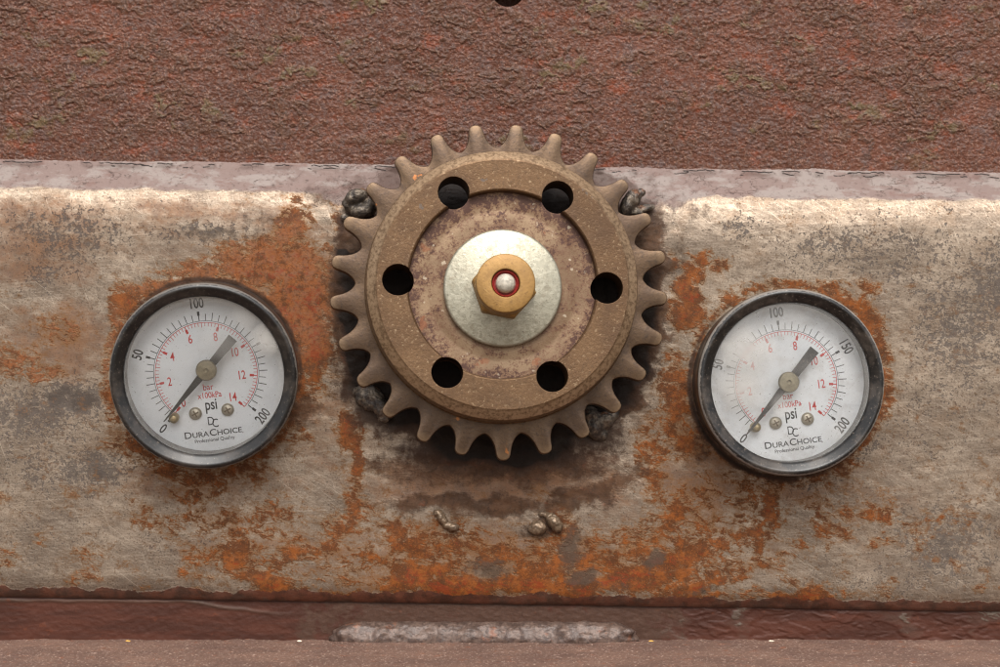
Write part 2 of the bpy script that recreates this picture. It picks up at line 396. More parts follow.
def mat_dial(name, grime):
    m = M(name)
    n1 = m.noise(50, 4, 0.6); n3 = m.noise(2.4, 3, 0.6, (2, 4, 1))
    c = m.mix(m.step(n1, 0.35, 0.7), lin(248, 250, 251), lin(241, 244, 246))
    c = m.mix(m.step(m.noise((3, 26, 3), 4, 0.6, (2, 4, 7), rot=(0, 0, 0.6)), 0.6, 0.72, 0, 0.10 + grime * 0.2), c, lin(170, 160, 148))
    c = m.mix(m.step(m.noise(20, 4, 0.6, (2, 4, 7)), 0.5, 0.72, 0, 0.15 + grime * 0.4), c, lin(196, 190, 184))
    c = m.mix(m.step(m.noise(2.6, 2, 0.5, (12, 4, 7)), 0.745 - grime * 0.05, 0.78 - grime * 0.05, 0, 0.75), c, lin(96, 80, 66))
    return m.bsdf(c, 0.45, 0, None, 0.4)

def mat_glass(name, hazes, dust):
    """clear pane with dusty patches and painted glare; hazes [(x, y, radius, amount)]"""
    m = M(name)
    x, y, z = m.xyz()
    n2 = m.noise(16, 5, 0.65); n3 = m.noise(2.0, 2, 0.6, (3, 2, 1))
    f = m.step(m.noise(34, 5, 0.65, (5, 2, 2)), 0.4, 0.75, dust * 0.25, dust)
    for hx, hy, hr, amt in hazes:
        dx, dy = m.math('SUBTRACT', x, hx), m.math('SUBTRACT', y, hy)
        d = m.math('SQRT', m.math('ADD', m.math('MULTIPLY', dx, dx), m.math('MULTIPLY', dy, dy)))
        d = m.math('ADD', d, m.math('MULTIPLY', m.math('SUBTRACT', n2, 0.5), hr * 0.9))
        f = m.math('MAXIMUM', f, m.step(d, hr * 1.15, 0.0, 0, amt))
    f = m.math('MAXIMUM', f, m.step(n3, 0.735 - dust * 0.25, 0.77 - dust * 0.25, 0, 0.4))
    rim = m.step(m.radius(), 68, 77, 0, 0.25)
    f = m.math('MAXIMUM', f, m.math('MULTIPLY', rim, n2))
    tr = m.N('BsdfTransparent'); gl = m.N('BsdfGlossy'); gl.inputs['Roughness'].default_value = 0.06
    fr = m.N('Fresnel'); fr.inputs['IOR'].default_value = 1.45
    a = m.N('MixShader'); m.L(fr.outputs[0], a.inputs[0]); m.L(tr.outputs[0], a.inputs[1]); m.L(gl.outputs[0], a.inputs[2])
    df = m.N('BsdfDiffuse'); df.inputs['Color'].default_value = lin(200, 196, 190)
    b = m.N('MixShader'); m.L(f, b.inputs[0]); m.L(a.outputs[0], b.inputs[1]); m.L(df.outputs[0], b.inputs[2])
    m.L(b.outputs[0], m.out.inputs[0])
    return m.m

# ------------------------------------------------------------------ plates
def sheet(name, xs, rows, mat, disp=None, loc=(0, 0, 0)):
    """rows: list of (photo y, height) profile points; vertices in photo-plane units; disp(X, Y) -> height added"""
    xs = np.asarray(xs, float); rows = np.asarray(rows, float)
    X, I = np.meshgrid(xs, np.arange(len(rows)))
    Y = rows[I, 0]; Hh = rows[I, 1]
    return X, Y, Hh
def grid_faces(nr, nc):
    i = np.arange(nr * nc).reshape(nr, nc)
    return np.stack([i[:-1, :-1], i[1:, :-1], i[1:, 1:], i[:-1, 1:]], -1).reshape(-1, 4)
def to_v(X, Y, H):
    return np.stack([X - CX, -H, CY - Y], -1).reshape(-1, 3)
slope = lambda X: (X - 500) * 0.013

def upper_plate():
    xs = np.arange(-120, 1121, 0.7); ys = np.arange(-90, 180, 0.7)
    X, Y = np.meshgrid(xs, ys)
    wx = fbm(X / 11, Y / 11, 3, 4, 0.6) * 9; wy = fbm(X / 11, Y / 11, 4, 4, 0.6) * 6
    def flakes(sx_, sy_, seed, k, oc=3):
        t = fbm((X + wx) / sx_, (Y + wy) / sy_, seed, oc, 0.5) * k
        return t, t - np.floor(t)
    n, f = flakes(46, 34, 5, 2.3); n2, f2 = flakes(24, 13, 9, 2.0)
    s = sstep(0, 0.07, f); s2 = sstep(0, 0.10, f2)
    curl = s * (0.7 + 0.8 * np.exp(-f / 0.10)) * sstep(0.85, .4, f); curl2 = s2 * (0.6 + 0.8 * np.exp(-f2 / 0.14)) * sstep(0.85, .4, f2)
    zone = sstep(-0.20, 0.12, fbm(X / 50, Y / 32, 12, 4))
    zone2 = sstep(-0.25, 0.15, fbm(X / 40, Y / 26, 13, 4))
    low = sstep(165, 120, Y - slope(X))          # calmer towards the seam
    grain = fbm(X / 4.2, Y / 3.0, 15, 3, 0.7)
    H = (curl * 1.35 * zone + curl2 * 0.65 * zone2) * (0.3 + 0.7 * low) + grain * 0.8 + fbm(X / 14, Y / 9, 17, 3) * 0.4
    hole = np.hypot(X - 508, (Y + 15) * 1.0)
    H = H - 60 * sstep(17.5, 14.5, hole)
    V = to_v(X, Y, H - 28)
    m = mesh_from('rusted_plate', V, grid_faces(*X.shape))
    attr(m, 'level', n); attr(m, 'flake', s * sstep(0.8, 0.4, f) * zone * (0.3 + 0.7 * low))
    attr(m, 'lip', np.clip(s * np.exp(-f / 0.06) * zone + 0.7 * s2 * np.exp(-f2 / 0.08) * zone2, 0, 1))
    return link('rusted_plate', m, mat_upper())
tag(upper_plate(), 'flaking red-brown rusted plate running along the top behind the toothed wheel', 'steel plate')

def blob_sum(X, Y, items):
    A = np.zeros_like(X)
    for x, y, rx, ry, a, *rot in items:
        dx, dy = X - x, Y - y
        if rot:
            c, s_ = math.cos(math.radians(rot[0])), math.sin(math.radians(rot[0])); dx, dy = dx * c + dy * s_, -dx * s_ + dy * c
        A = np.maximum(A, a * np.exp(-0.7 * ((dx / rx) ** 2 + (dy / ry) ** 2) ** 1.3))
    return A

def front_panel():
    prof = [(160, -31), (166, -26), (172, -23.5), (178, -21), (184, -18), (190, -13.5), (196, -9.6), (203, -6.4), (211, -4.0), (220, -2.1), (230, -0.9), (240, -0.25), (250, 0)]
    ys = np.concatenate([np.arange(160, 240, 0.8), np.arange(240, 580, 2.0), np.arange(580, 606.1, 1.25)])
    py = np.array([p[0] for p in prof] + [584, 592, 598, 603, 606.5], float)
    ph = np.array([p[1] for p in prof] + [0, -0.9, -2.6, -5.0, -8.0], float)
    hs = np.interp(ys, py, ph)
    k = np.array([1, 2, 3, 2, 1]) / 9.0                      # round the roll
    hs[4:-4] = np.convolve(hs, k, 'same')[4:-4]
    xs = np.arange(-120, 1121, 2.0)
    X, Y0 = np.meshgrid(xs, ys); H = np.meshgrid(xs, hs)[1]
    Y = Y0 + slope(X) * np.where(Y0 < 400, 1.0, 1.15) 
    w1 = fbm(X / 30, Y / 30, 31, 4) ; w2 = fbm(X / 30, Y / 30, 32, 4)
    Xw, Yw = X + w1 * 12, Y + w2 * 10
    r = np.hypot(Xw - 500, (Yw - 292))
    rl = np.hypot(X - 204, Y - 376); al = np.degrees(np.arctan2(-(Y - 376), X - 204))
    rr = np.hypot(X - 786, Y - 382); ar = np.degrees(np.arctan2(-(Y - 382), X - 786))
    rust = blob_sum(Xw, Yw, [
        (272, 262, 52, 24, .95), (302, 300, 30, 48, 1.05), (314, 348, 15, 36, 1.1), (215, 272, 50, 10, .85), (150, 290, 30, 11, .8), (122, 312, 13, 26, .75),
        (290, 232, 13, 30, .85, 14), (336, 212, 8, 18, .6), (330, 300, 14, 40, .6), (110, 400, 8, 20, .55), (128, 440, 20, 14, .6), (180, 470, 30, 9, .5), (200, 485, 24, 16, .5),
        (348, 430, 11, 17, 1.05), (357, 462, 7, 24, .95), (352, 500, 9, 20, .6), (292, 424, 14, 20, .45), (345, 530, 12, 16, .5),
        (240, 540, 10, 12, .6), (236, 560, 14, 14, .75), (262, 582, 30, 10, .85, 22), (300, 552, 22, 7, .65), (318, 548, 24, 6, .5), (215, 520, 22, 12, .4), (255, 470, 18, 10, .5),
        (415, 576, 40, 10, .95, -14), (385, 598, 60, 8, .95), (410, 560, 14, 22, .7, 20), (455, 590, 40, 12, .95), (440, 548, 40, 14, .55), (520, 582, 40, 11, .95, -10), (575, 590, 26, 16, 1.0), (560, 560, 70, 16, .6),
        (640, 572, 60, 9, .95, -20), (628, 582, 24, 10, .9), (690, 555, 26, 12, .9, -24), (705, 585, 36, 7, .75, -8), (672, 520, 16, 16, .65, -30), (640, 545, 60, 18, .45, -18), (680, 500, 12, 20, .45),
        (772, 512, 5, 24, .85, 12), (758, 540, 6, 18, .8), (730, 540, 22, 6, .6, -24), (825, 525, 16, 7, .5), (885, 545, 12, 5, .6), (882, 522, 7, 6, .7), (800, 596, 50, 5, .7), (700, 598, 40, 6, .65), (860, 512, 24, 10, .4),
        (690, 290, 9, 30, 1.15), (702, 268, 8, 14, .9), (686, 312, 14, 16, .95), (718, 262, 8, 8, .7), (672, 262, 5, 8, .6),
        (676, 400, 16, 40, .75), (690, 440, 14, 20, .7), (652, 455, 14, 34, .55), (700, 360, 8, 30, .6),
        (866, 322, 12, 22, .85, -30), (880, 350, 9, 22, .85), (840, 300, 24, 8, .75), (790, 288, 44, 6, .7), (735, 300, 12, 10, .6), (885, 395, 8, 24, .6), (840, 462, 22, 10, .65), (790, 478, 30, 9, .45), (868, 285, 10, 8, .55),
        (470, 550, 150, 24, .26), (430, 578, 110, 26, .34), (640, 560, 110, 26, .34), (260, 545, 70, 40, .26), (720, 520, 60, 50, .26), (560, 530, 12, 30, .5), (395, 540, 6, 26, .7, 20), (412, 550, 30, 5, .7, 24), (372, 560, 26, 5, .6), (500, 560, 46, 6, .6), (610, 560, 60, 6, .7, -24), (670, 575, 50, 6, .7, -16), (735, 570, 40, 5, .6, -10),
        (10, 360, 30, 14, .42), (40, 370, 16, 12, .5), (58, 330, 24, 18, .35)])
    ring_l = np.exp(-((rl - 98) / 5.5) ** 2) * (0.62 + 0.25 * np.cos(np.radians(al - 40)))
    ring_r = np.exp(-((rr - 98) / 4.5) ** 2) * (0.5 + 0.22 * np.cos(np.radians(ar - 40)))
    rust = np.maximum(rust, np.maximum(ring_l, ring_r) + 0.12 * w1)
    wash = blob_sum(Xw, Yw, [(40, 250, 70, 40, .7), (60, 340, 60, 40, .75), (150, 240, 120, 40, .4), (280, 270, 70, 60, .8), (330, 420, 60, 60, .5), (500, 560, 260, 46, .7), (500, 484, 150, 26, .85), (700, 470, 60, 80, .7), (860, 500, 80, 60, .4), (230, 540, 80, 50, .5), (200, 480, 100, 22, .6), (790, 490, 90, 18, .55), (860, 330, 40, 60, .5), (40, 215, 60, 22, .6), (160, 212, 200, 16, .5)])
    paint = sstep(186, 160, r + 14 * w1) * 1.0
    paint = np.maximum(paint, blob_sum(Xw, Yw, [(305, 408, 26, 20, .75), (500, 462, 130, 24, .9), (430, 502, 60, 11, .85), (500, 506, 74, 11, .9), (585, 496, 56, 14, .85, -14), (622, 480, 44, 12, .7, -28), (655, 280, 16, 100, .85), (345, 300, 14, 110, .8), (385, 470, 40, 12, .6, 24), (335, 345, 12, 70, .6), (500, 600, 120, 8, .4), (650, 604, 160, 6, .45), (870, 604, 160, 5, .4), (230, 604, 60, 5, .4), (480, 190, 190, 26, .75)]))
    paint = np.maximum(paint, np.exp(-((rl - 97) / 5.0) ** 2) * (0.42 + 0.35 * np.cos(np.radians(al - 70)) + 0.1 * w1))  # dark gap behind the left bezel, its shade painted on as a ring
    paint = np.maximum(paint, np.exp(-((rr - 97) / 5.0) ** 2) * (0.45 + 0.3 * np.cos(np.radians(ar + 120)) + 0.1 * w2))  # painted shade ring, strongest at lower left of the right bezel
    shade_stain = sstep(180, 146, r + 20 * (Yw < 250)) + blob_sum(Xw, Yw, [(352, 370, 16, 40, .8), (375, 415, 30, 26, .8), (500, 452, 120, 18, .8), (600, 435, 40, 24, .75), (640, 380, 22, 40, .5), (352, 218, 22, 24, .6), (640, 210, 22, 16, .6), (340, 240, 10, 40, .5), (800, 482, 40, 8, .5), (700, 440, 10, 40, .6), (570, 560, 12, 20, .45, 10), (994, 285, 12, 36, .4), (446, 521, 14, 9, .5), (547, 526, 24, 12, .62)])  # painted shade behind holes and lower teeth, mixed with brown staining
    shade_stain = np.maximum(shade_stain, np.exp(-((rl - 96) / 4.0) ** 2) * (0.45 + 0.4 * np.cos(np.radians(al - 60)))); shade_stain = np.maximum(shade_stain, np.exp(-((rr - 96) / 4.5) ** 2) * (0.5 + 0.4 * np.cos(np.radians(ar + 140))))  # gap shade behind both bezels painted in as dark rings
    salmon = blob_sum(Xw, Yw, [(260, 262, 90, 40, 1), (300, 300, 40, 60, .8), (40, 340, 80, 60, 1), (170, 280, 60, 20, .8)])
    seam = 193.5 + fbm(X / 60, Y * 0 + 8, 42, 3) * 2.5 + fbm(X / 22, Y * 0 + 3, 41, 4) * 2.5
    edge_x = sstep(344, 322, Xw + w1 * 10) + sstep(682, 714, Xw + w2 * 14)       # left and right of the wheel the steel is ground bare
    mauve = edge_x * sstep(seam + 7, seam - 7, Y0) + (1 - edge_x) * sstep(226, 186, Yw - slope(X)) * 0.9
    pit = blob_sum(Xw, Yw, [(30, 415, 70, 34, .75), (75, 400, 36, 22, .95), (90, 470, 44, 26, .8), (40, 470, 50, 30, .55), (990, 290, 26, 52, .72), (960, 330, 50, 60, .65), (830, 250, 50, 24, .55), (900, 260, 80, 40, .45), (860, 235, 24, 10, .5), (950, 540, 50, 40, .75), (905, 530, 40, 30, .5), (860, 590, 70, 12, .5), (690, 420, 30, 40, .6), (70, 235, 60, 26, .6), (50, 275, 30, 16, .55), (800, 480, 60, 14, .5), (860, 450, 30, 20, .55), (900, 440, 60, 30, .35), (740, 230, 16, 14, .6), (200, 232, 60, 10, .5), (250, 240, 26, 16, .5), (950, 400, 70, 30, .4), (40, 530, 60, 30, .3), (180, 540, 60, 30, .3), (900, 580, 80, 16, .4)])
    pit = np.clip(pit * 1.25, 0, 1.3); rust = rust + 0.22 * sstep(440, 530, Y) * sstep(-.1, .4, fbm(X / 50, Y / 36, 58, 3)) + 0.08 * sstep(240, 300, Y)
    grey = blob_sum(Xw, Yw, [(486, 568, 26, 14, .8), (570, 548, 10, 24, .95, 10), (584, 578, 16, 10, .95, -20), (652, 562, 10, 12, .95), (500, 540, 80, 20, .25), (210, 235, 40, 5, .8), (265, 222, 30, 14, .5), (610, 590, 30, 6, .5), (706, 590, 24, 5, .7), (712, 390, 10, 16, .5), (680, 260, 10, 40, .6), (690, 210, 30, 12, .5), (545, 530, 30, 8, .7), (870, 560, 60, 12, .2)])
    H = H + fbm(X / 60, Y / 60, 51, 3) * 1.2 + fbm(X / 9, Y / 9, 52, 3) * 0.25
    # the paint left round the wheel is lumpy
    H = H + np.clip(paint, 0, 1) * (fbm(X / 12, Y / 10, 53, 4) * 1.6)
    # ragged lip of the mauve paint at the seam
    lipy = 165.5 + fbm(X / 30, X * 0 + 1, 54, 4) * 2.2
    seg = sstep(-0.05, 0.06, fbm(X / 34, X * 0 + 7, 55, 3))
    H = H + sstep(lipy + 7, lipy, Y0) * sstep(lipy - 1.2, lipy, Y0) * seg * 2.2
    split = np.exp(-((Y0 - lipy - 0.9 - fbm(X / 5, X * 0 + 9, 59, 2) * 0.8) / 0.6) ** 2) * seg + 0.8 * np.exp(-((Y0 - 169 - fbm(X / 18, X * 0 + 3, 56, 3) * 3) / 0.7) ** 2) * sstep(0.12, .22, fbm(X / 26, X * 0 + 5, 57, 3))
    V = to_v(X, Y, H)
    m = mesh_from('front_panel', V, grid_faces(*X.shape))
    for k_, a in dict(rust=rust, paint=paint, mauve=mauve, pit=pit, wash=wash, grey=grey, shade_stain=shade_stain, salmon=salmon, split=split, edge=sstep(588, 602, Y0 + fbm(X / 40, Y * 0 + 4, 60, 4) * 6)).items(): attr(m, k_, a)
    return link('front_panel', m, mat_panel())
tag(front_panel(), 'worn bare steel panel with orange rust stains carrying the gauges and toothed wheel', 'steel panel')

def bottom_strip():
    xs = np.arange(-120, 1121, 1.5); ys = np.arange(590, 650.1, 1.0)
    X, Y = np.meshgrid(xs, ys)
    w = fbm(X / 40, Y / 16, 61, 4)
    t = fbm(X / 44 + w * 0.5, Y / 26 + w * 0.3, 62, 5, 0.5) * 2.6
    fl = np.floor(t); f = t - fl
    right = sstep(640, 700, X)
    left = sstep(330, 200, X)
    H = -9 + (fl * 0.6 + sstep(0, .12, f) * (.6 + .5 * np.exp(-f / .2))) * (0.15 + 0.8 * right) + fbm(X / 7, Y / 5, 63, 4) * 0.4
    # a drip line of paint along the upper edge at the left
    line = 601.5 + (X - 0) * 0.006 + fbm(X / 40, X * 0 + 2, 64, 3) * 2 + sstep(170, 290, X) * 12
    H = H + left * np.exp(-((Y - line) / 1.6) ** 2) * 1.0
    chip = np.clip(right * sstep(0.3, 0.9, t) * np.exp(-f / 0.5) * sstep(0.1, .5, fbm(X / 70, Y / 40, 66, 3) + .2) + left * 0.4 * np.exp(-((Y - line) / 2.0) ** 2), 0, 1)
    worn = sstep(200, 380, X) * sstep(740, 600, X) * 0.75 + right * 0.12
    m = mesh_from('brown_strip', to_v(X, Y, H), grid_faces(*X.shape))
    attr(m, 'worn', worn); attr(m, 'chip', chip)
    return link('brown_strip', m, mat_strip())
tag(bottom_strip(), 'narrow dark brown painted steel strip below the bare panel', 'steel strip')

LEDGE_Y = 641.0
def ledge():
    """flat top of a lower bar, reaching towards the viewer, with a rounded front edge"""
    xs = np.arange(-120, 1121, 2.0)
    prof = [(d, 0.0) for d in np.arange(-14, 300, 2.0)]
    for a in np.linspace(0, math.pi / 2, 8)[1:]: prof.append((300 + 8 * math.sin(a), -8 + 8 * math.cos(a)))
    prof.append((308, -60))
    prof = np.array(prof)
    X, I = np.meshgrid(xs, np.arange(len(prof)))
    dd, up = prof[I, 0], prof[I, 1]
    bumps = fbm(X / 30, dd / 30, 71, 4) * 1.6 + fbm(X / 6, dd / 6, 72, 3) * 0.5
    V = np.stack([X - CX, -dd, CY - LEDGE_Y + up + bumps], -1).reshape(-1, 3)
    return link('rusty_ledge', mesh_from('rusty_ledge', V, grid_faces(*X.shape)), mat_ledge())
tag(ledge(), 'gritty mauve-brown rusty ledge along the bottom edge of the picture', 'ledge')

# ------------------------------------------------------------------ lumps of weld
def lumps(name, balls, mat, voxel=1.3, rough=0.8, seed=1, grain=7.0, it=14):
    """balls [(photo x, photo y, height, rx, ry, rz)] melted into one skin; origin at the first"""
    import bmesh
    b = bmesh.new()
    ox, oz = balls[0][0] - CX, CY - balls[0][1]; oy = -balls[0][2]
    for x, y, h, rx, ry, rz, *rot in balls:
        mt = Matrix.Translation((x - CX - ox, -h - oy, CY - y - oz)) @ Matrix.Rotation(math.radians(rot[0] if rot else 0), 4, 'Y') @ Matrix.Diagonal((rx, rz, ry, 1))
        bmesh.ops.create_icosphere(b, subdivisions=4, radius=1, matrix=mt)
    me = bpy.data.meshes.new(name); b.to_mesh(me); b.free()
    o = bpy.data.objects.new(name, me); COL.objects.link(o)
    md = o.modifiers.new('r', 'REMESH'); md.mode = 'VOXEL'; md.voxel_size = voxel
    sm = o.modifiers.new('s', 'SMOOTH'); sm.iterations = it; sm.factor = 0.6
    me2 = evaluated(o); bpy.data.objects.remove(o); bpy.data.meshes.remove(me)
    n = len(me2.vertices); co = np.zeros(n * 3); me2.vertices.foreach_get('co', co); co = co.reshape(-1, 3)
    no = np.zeros(n * 3); me2.vertices.foreach_get('normal', no); no = no.reshape(-1, 3)
    d = (fbm(co[:, 0] / grain + seed, co[:, 2] / grain + co[:, 1] / grain, 80 + seed, 4) * rough)
    co = (co + no * d[:, None]) * S
    me2.vertices.foreach_set('co', co.ravel()); me2.update()
    me2.polygons.foreach_set('use_smooth', [True] * len(me2.polygons)); me2.name = name
    ob = link(name, me2, mat); ob.location = (ox * S, oy * S, oz * S)
    return ob
MW, MWD = mat_weld(), mat_weld(1.0)
balls = []
for i in range(40):
    x = 342 + i * 7.3
    e = min(1, (i + 1) / 2.5, (40 - i) / 2.5)
    top = 630 - 4 * math.exp(-((x - 372) / 22) ** 2) - 5 * math.exp(-((x - 480) / 46) ** 2) - 3 * math.exp(-((x - 610) / 20) ** 2) + rng.uniform(-1.4, 1.4)
    balls.append((x, 639.5, -2 + rng.uniform(-1, 1), 13 + rng.uniform(-2, 3), max(4, (642 - top) * e), 15 * (0.6 + 0.4 * e) + rng.uniform(-1, 1)))
    balls.append((x, 633 - 2 * e, -3, 11, 9 * e, 9 * e + 3))
    if i % 3 == 0:
        balls.append((x + rng.uniform(-2, 2), 633 + rng.uniform(-3, 4), 7 + rng.uniform(-1, 2), 7, 5, 4))
tag(lumps('weld_bead', balls, MW, 1.2, 2.0, 2, 18.0, 26), 'long lumpy grey-brown weld bead lying along the bottom strip', 'weld bead')

blobs = [
    ([(357, 197, 7, 12, 8, 11, -20), (352, 203, 3, 10, 9, 8), (364, 211, 9, 13, 7, 10, -12), (371, 207, 8, 7, 8, 8), (345, 218, 2, 4.2, 4.2, 4.5)], 'shiny grey weld lump between the teeth at the upper left of the wheel'),
    ([(627, 205, 8, 7, 12, 11, 14), (633, 198, 6, 8, 9, 8), (641, 193, 5, 4.4, 4.4, 5), (644, 208, 1, 11, 4, 4, -8), (634, 212, 3, 9, 5, 6)], 'dark weld lump with a round spatter ball at the upper right of the wheel'),
    ([(370, 398, 4, 15, 13, 11, 30), (380, 406, 8, 8, 13, 11, -24), (362, 392, 2, 10, 8, 7), (384, 416, 6, 7, 7, 8)], 'brown weld lump with a coppery edge at the lower left of the wheel'),
    ([(594, 424, 5, 10, 14, 11, 10), (604, 420, 4, 10, 9, 8), (612, 414, 1, 8, 7, 6), (600, 434, 2, 9, 6, 7), (590, 414, 6, 8, 8, 9)], 'crusty weld lump below the teeth at the lower right of the wheel')]
for i, (bl, lab) in enumerate(blobs):
    tag(lumps('weld_lump', bl, MWD, 0.9, 2.2, 4 + i, 9.0, 16), lab, 'weld lump', 'weld lumps holding the wheel')
MS = plain('dull_spatter_steel', lin(112, 93, 74), 0.38, 0.4, 0.35, 5, None, 0.35, 0.5)
tag(lumps('weld_spatter', [(438, 513, 1.5, 5, 4, 4.5), (441, 517, 2, 4.5, 5, 4.5, -30), (444, 521, 2.2, 4.2, 5, 4.5, -30), (448, 525, 2.5, 5, 4.2, 4.5), (453, 527, 3, 6, 4.4, 5.5, 10)], MS, 0.7, 1.3, 11, 4.5, 8), 'small bean-shaped weld drip on the panel below the wheel', 'weld spatter', 'weld spatter on the panel')
tag(lumps('weld_spatter', [(538, 527.5, 3, 8.5, 7.5, 7), (536, 529, 3, 8, 6, 6)], MS, 0.7, 1.3, 12, 4.5, 8), 'round weld droplet, left one of the touching pair below the wheel', 'weld spatter', 'weld spatter on the panel')
tag(lumps('weld_spatter', [(554, 521.5, 4, 6.5, 10, 7, -32), (542, 514, 2, 4, 3, 3.5), (548, 515.5, 2, 4.5, 3, 3.5), (557, 526, 4, 6, 6, 6)], MS, 0.7, 1.3, 13, 4.5, 8), 'oblong weld droplet with a curled tail, right one of the touching pair', 'weld spatter', 'weld spatter on the panel')

# crumbs lying on the ledge against the strip
MC1 = plain('pale_chip', lin(214, 200, 180), 0.6); MC2 = plain('ochre_chip', lin(196, 150, 70), 0.6)
for cx_, cm, lab in ((299, MC1, 'tiny white chip lying on the ledge left of the weld bead'), (650, MC2, 'tiny ochre chip lying on the ledge just right of the weld bead'), (128, MC2, 'tiny ochre chip lying on the ledge under the left gauge'), (770, MC1, 'tiny pale chip lying on the ledge under the right gauge')):
    tag(lumps('paint_chip', [(cx_, 640.6, 3, 2.2, 1.0, 1.8), (cx_ + 2, 640.5, 4, 1.8, 0.9, 1.5)], cm, 0.5, 0.4, int(cx_)), lab, 'chip', 'chips lying on the ledge')

# ------------------------------------------------------------------ the toothed wheel
def frame(up, right):
    """local x right, y up, z to the viewer; leaning by slopes up / right"""
    return (Matrix.Rotation(math.pi / 2, 3, 'X') @ Matrix.Rotation(math.atan(right), 3, 'Y') @ Matrix.Rotation(-math.atan(up), 3, 'X'))
SPF = frame(0.105, 0.055)
sx, sy = px(499.8, 290.0, 40)
def sp_at(z):
    """a point on the wheel's axis, z over the panel-side of the wheel's frame"""
    v = SPF @ Vector((0, 0, (z - 40) * S)); return Vector((sx * S, -40 * S, sy * S)) + v
NT = 25
def sprocket():
    root = empty('sprocket', sp_at(0), SPF)
    tag(root, 'brown steel chain wheel with rounded teeth and six round holes', 'chain wheel')
    k = (D - 40) / D
    half = [(0, 169.8), (2.9, 169.3), (5.1, 167.5), (6.4, 164.3), (7.2, 160.3), (8.4, 155.8), (10.2, 151.8), (12.5, 148.4), (15.1, 146.2), (17.1, 145.1), (18.85, 144.5)]
    out = []
    r_ = random.Random(3)
    for t in range(NT):
        c = math.radians(90 - 6.2) + t * 2 * math.pi / NT
        jr, ja = r_.uniform(-1.3, 0.6), r_.uniform(-0.006, 0.006)
        pts = [(-a, r) for a, r in half[::-1]] + [(a, r) for a, r in half[1:-1]]
        for a, r in pts:
            wgt = max(0, (r - 146) / 21)
            out.append((c - (-a) / 150 + ja * wgt, (r + jr * wgt) * k))
    n = len(out)
    P = np.array([(r * math.cos(a), r * math.sin(a)) for a, r in out])
    T = np.roll(P, -1, 0) - np.roll(P, 1, 0); T /= np.linalg.norm(T, axis=1)[:, None]
    Nn = np.stack([T[:, 1], -T[:, 0]], -1)
    inner = np.array([(128 * math.cos(a), 128 * math.sin(a)) for a, r in out])
    rings = [(inner, 26), (P - Nn * 1.2, 26), (P, 27.4), (P, 38.9), (P - Nn * 0.4, 39.7), (P - Nn * 1.1, 40), (inner, 40)]
    V, F = [], []
    for q, z in rings: V += [(x, y, z) for x, y in q]
    for i in range(len(rings) - 1):
        for j in range(n):
            j2 = (j + 1) % n; F.append((i * n + j, i * n + j2, (i + 1) * n + j2, (i + 1) * n + j))
    m = fix_normals(mesh_from('toothed_rim', V, F, True, 35))
    link('toothed_rim', m, mat_sprocket('brown_tooth_steel', 'teeth'), root)
    kk = (D - 72) / D
    R = lambda r: r * kk
    # hub ring, cut by the six holes
    prof = [(R(86), 30), (R(138.6), 30), (R(138.6), 40.5), (R(137.2), 43), (R(136.8), 62), (R(136), 65), (R(128), 71), (R(126), 72), (R(96.5), 72), (R(95), 71), (R(94), 62), (R(86), 62), (R(86), 30)]
    V, F = lathe(prof, 192)
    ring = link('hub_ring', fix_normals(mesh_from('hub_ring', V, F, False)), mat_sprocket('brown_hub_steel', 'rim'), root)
    V, F = lathe([(0, 22), (R(95.4), 22), (R(95.4), 62.2), (R(80), 62.4), (R(78), 62.05), (R(75), 62.05), (R(73), 62.5), (R(66), 62.9), (0, 63)], 192)
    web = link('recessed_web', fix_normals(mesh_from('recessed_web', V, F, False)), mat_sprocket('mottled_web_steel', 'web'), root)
    cut = []
    for i in range(6):
        a = math.radians(90 - 2.2 - 30 + 60 * i)
        V, F = lathe([(0, 5), (R(15.9), 5), (R(15.9), 90), (0, 90)], 48)
        V = [(x + R(104.8) * math.cos(a), y + R(104.8) * math.sin(a), z) for x, y, z in V]
        c = link('cutter', fix_normals(mesh_from('cutter', V, F, False)), None, root); cut.append(c)
    for o in (ring, web):
        for c in cut:
            md = o.modifiers.new('b', 'BOOLEAN'); md.object = c; md.operation = 'DIFFERENCE'; md.solver = 'EXACT'
        me = evaluated(o); o.modifiers.clear(); o.data = me
        me.polygons.foreach_set('use_smooth', [True] * len(me.polygons)); me.set_sharp_from_angle(angle=math.radians(22))
    for c in cut: bpy.data.objects.remove(c)
    return root
root_s = sprocket()
for o in root_s.children:
    if o.name.startswith(('hub_ring', 'recessed_web')): o.location = (1.2 * S, 2.0 * S, 0)

V, F = lathe([(0, 0), (56.2, 0), (57.2, 1), (57.4, 5.4), (56.6, 7.0), (55, 7.8), (0, 8)], 160)
w = link('washer', fix_normals(mesh_from('washer', V, F, True, 40)), mat_zinc())
wl = sp_at(63.2); wl.x += 1.2 * S; wl.z -= 1.6 * S
w.matrix_world = Matrix.Translation(wl) @ SPF.to_4x4()
tag(w, 'pale zinc washer under the brass nut at the centre of the wheel', 'washer')

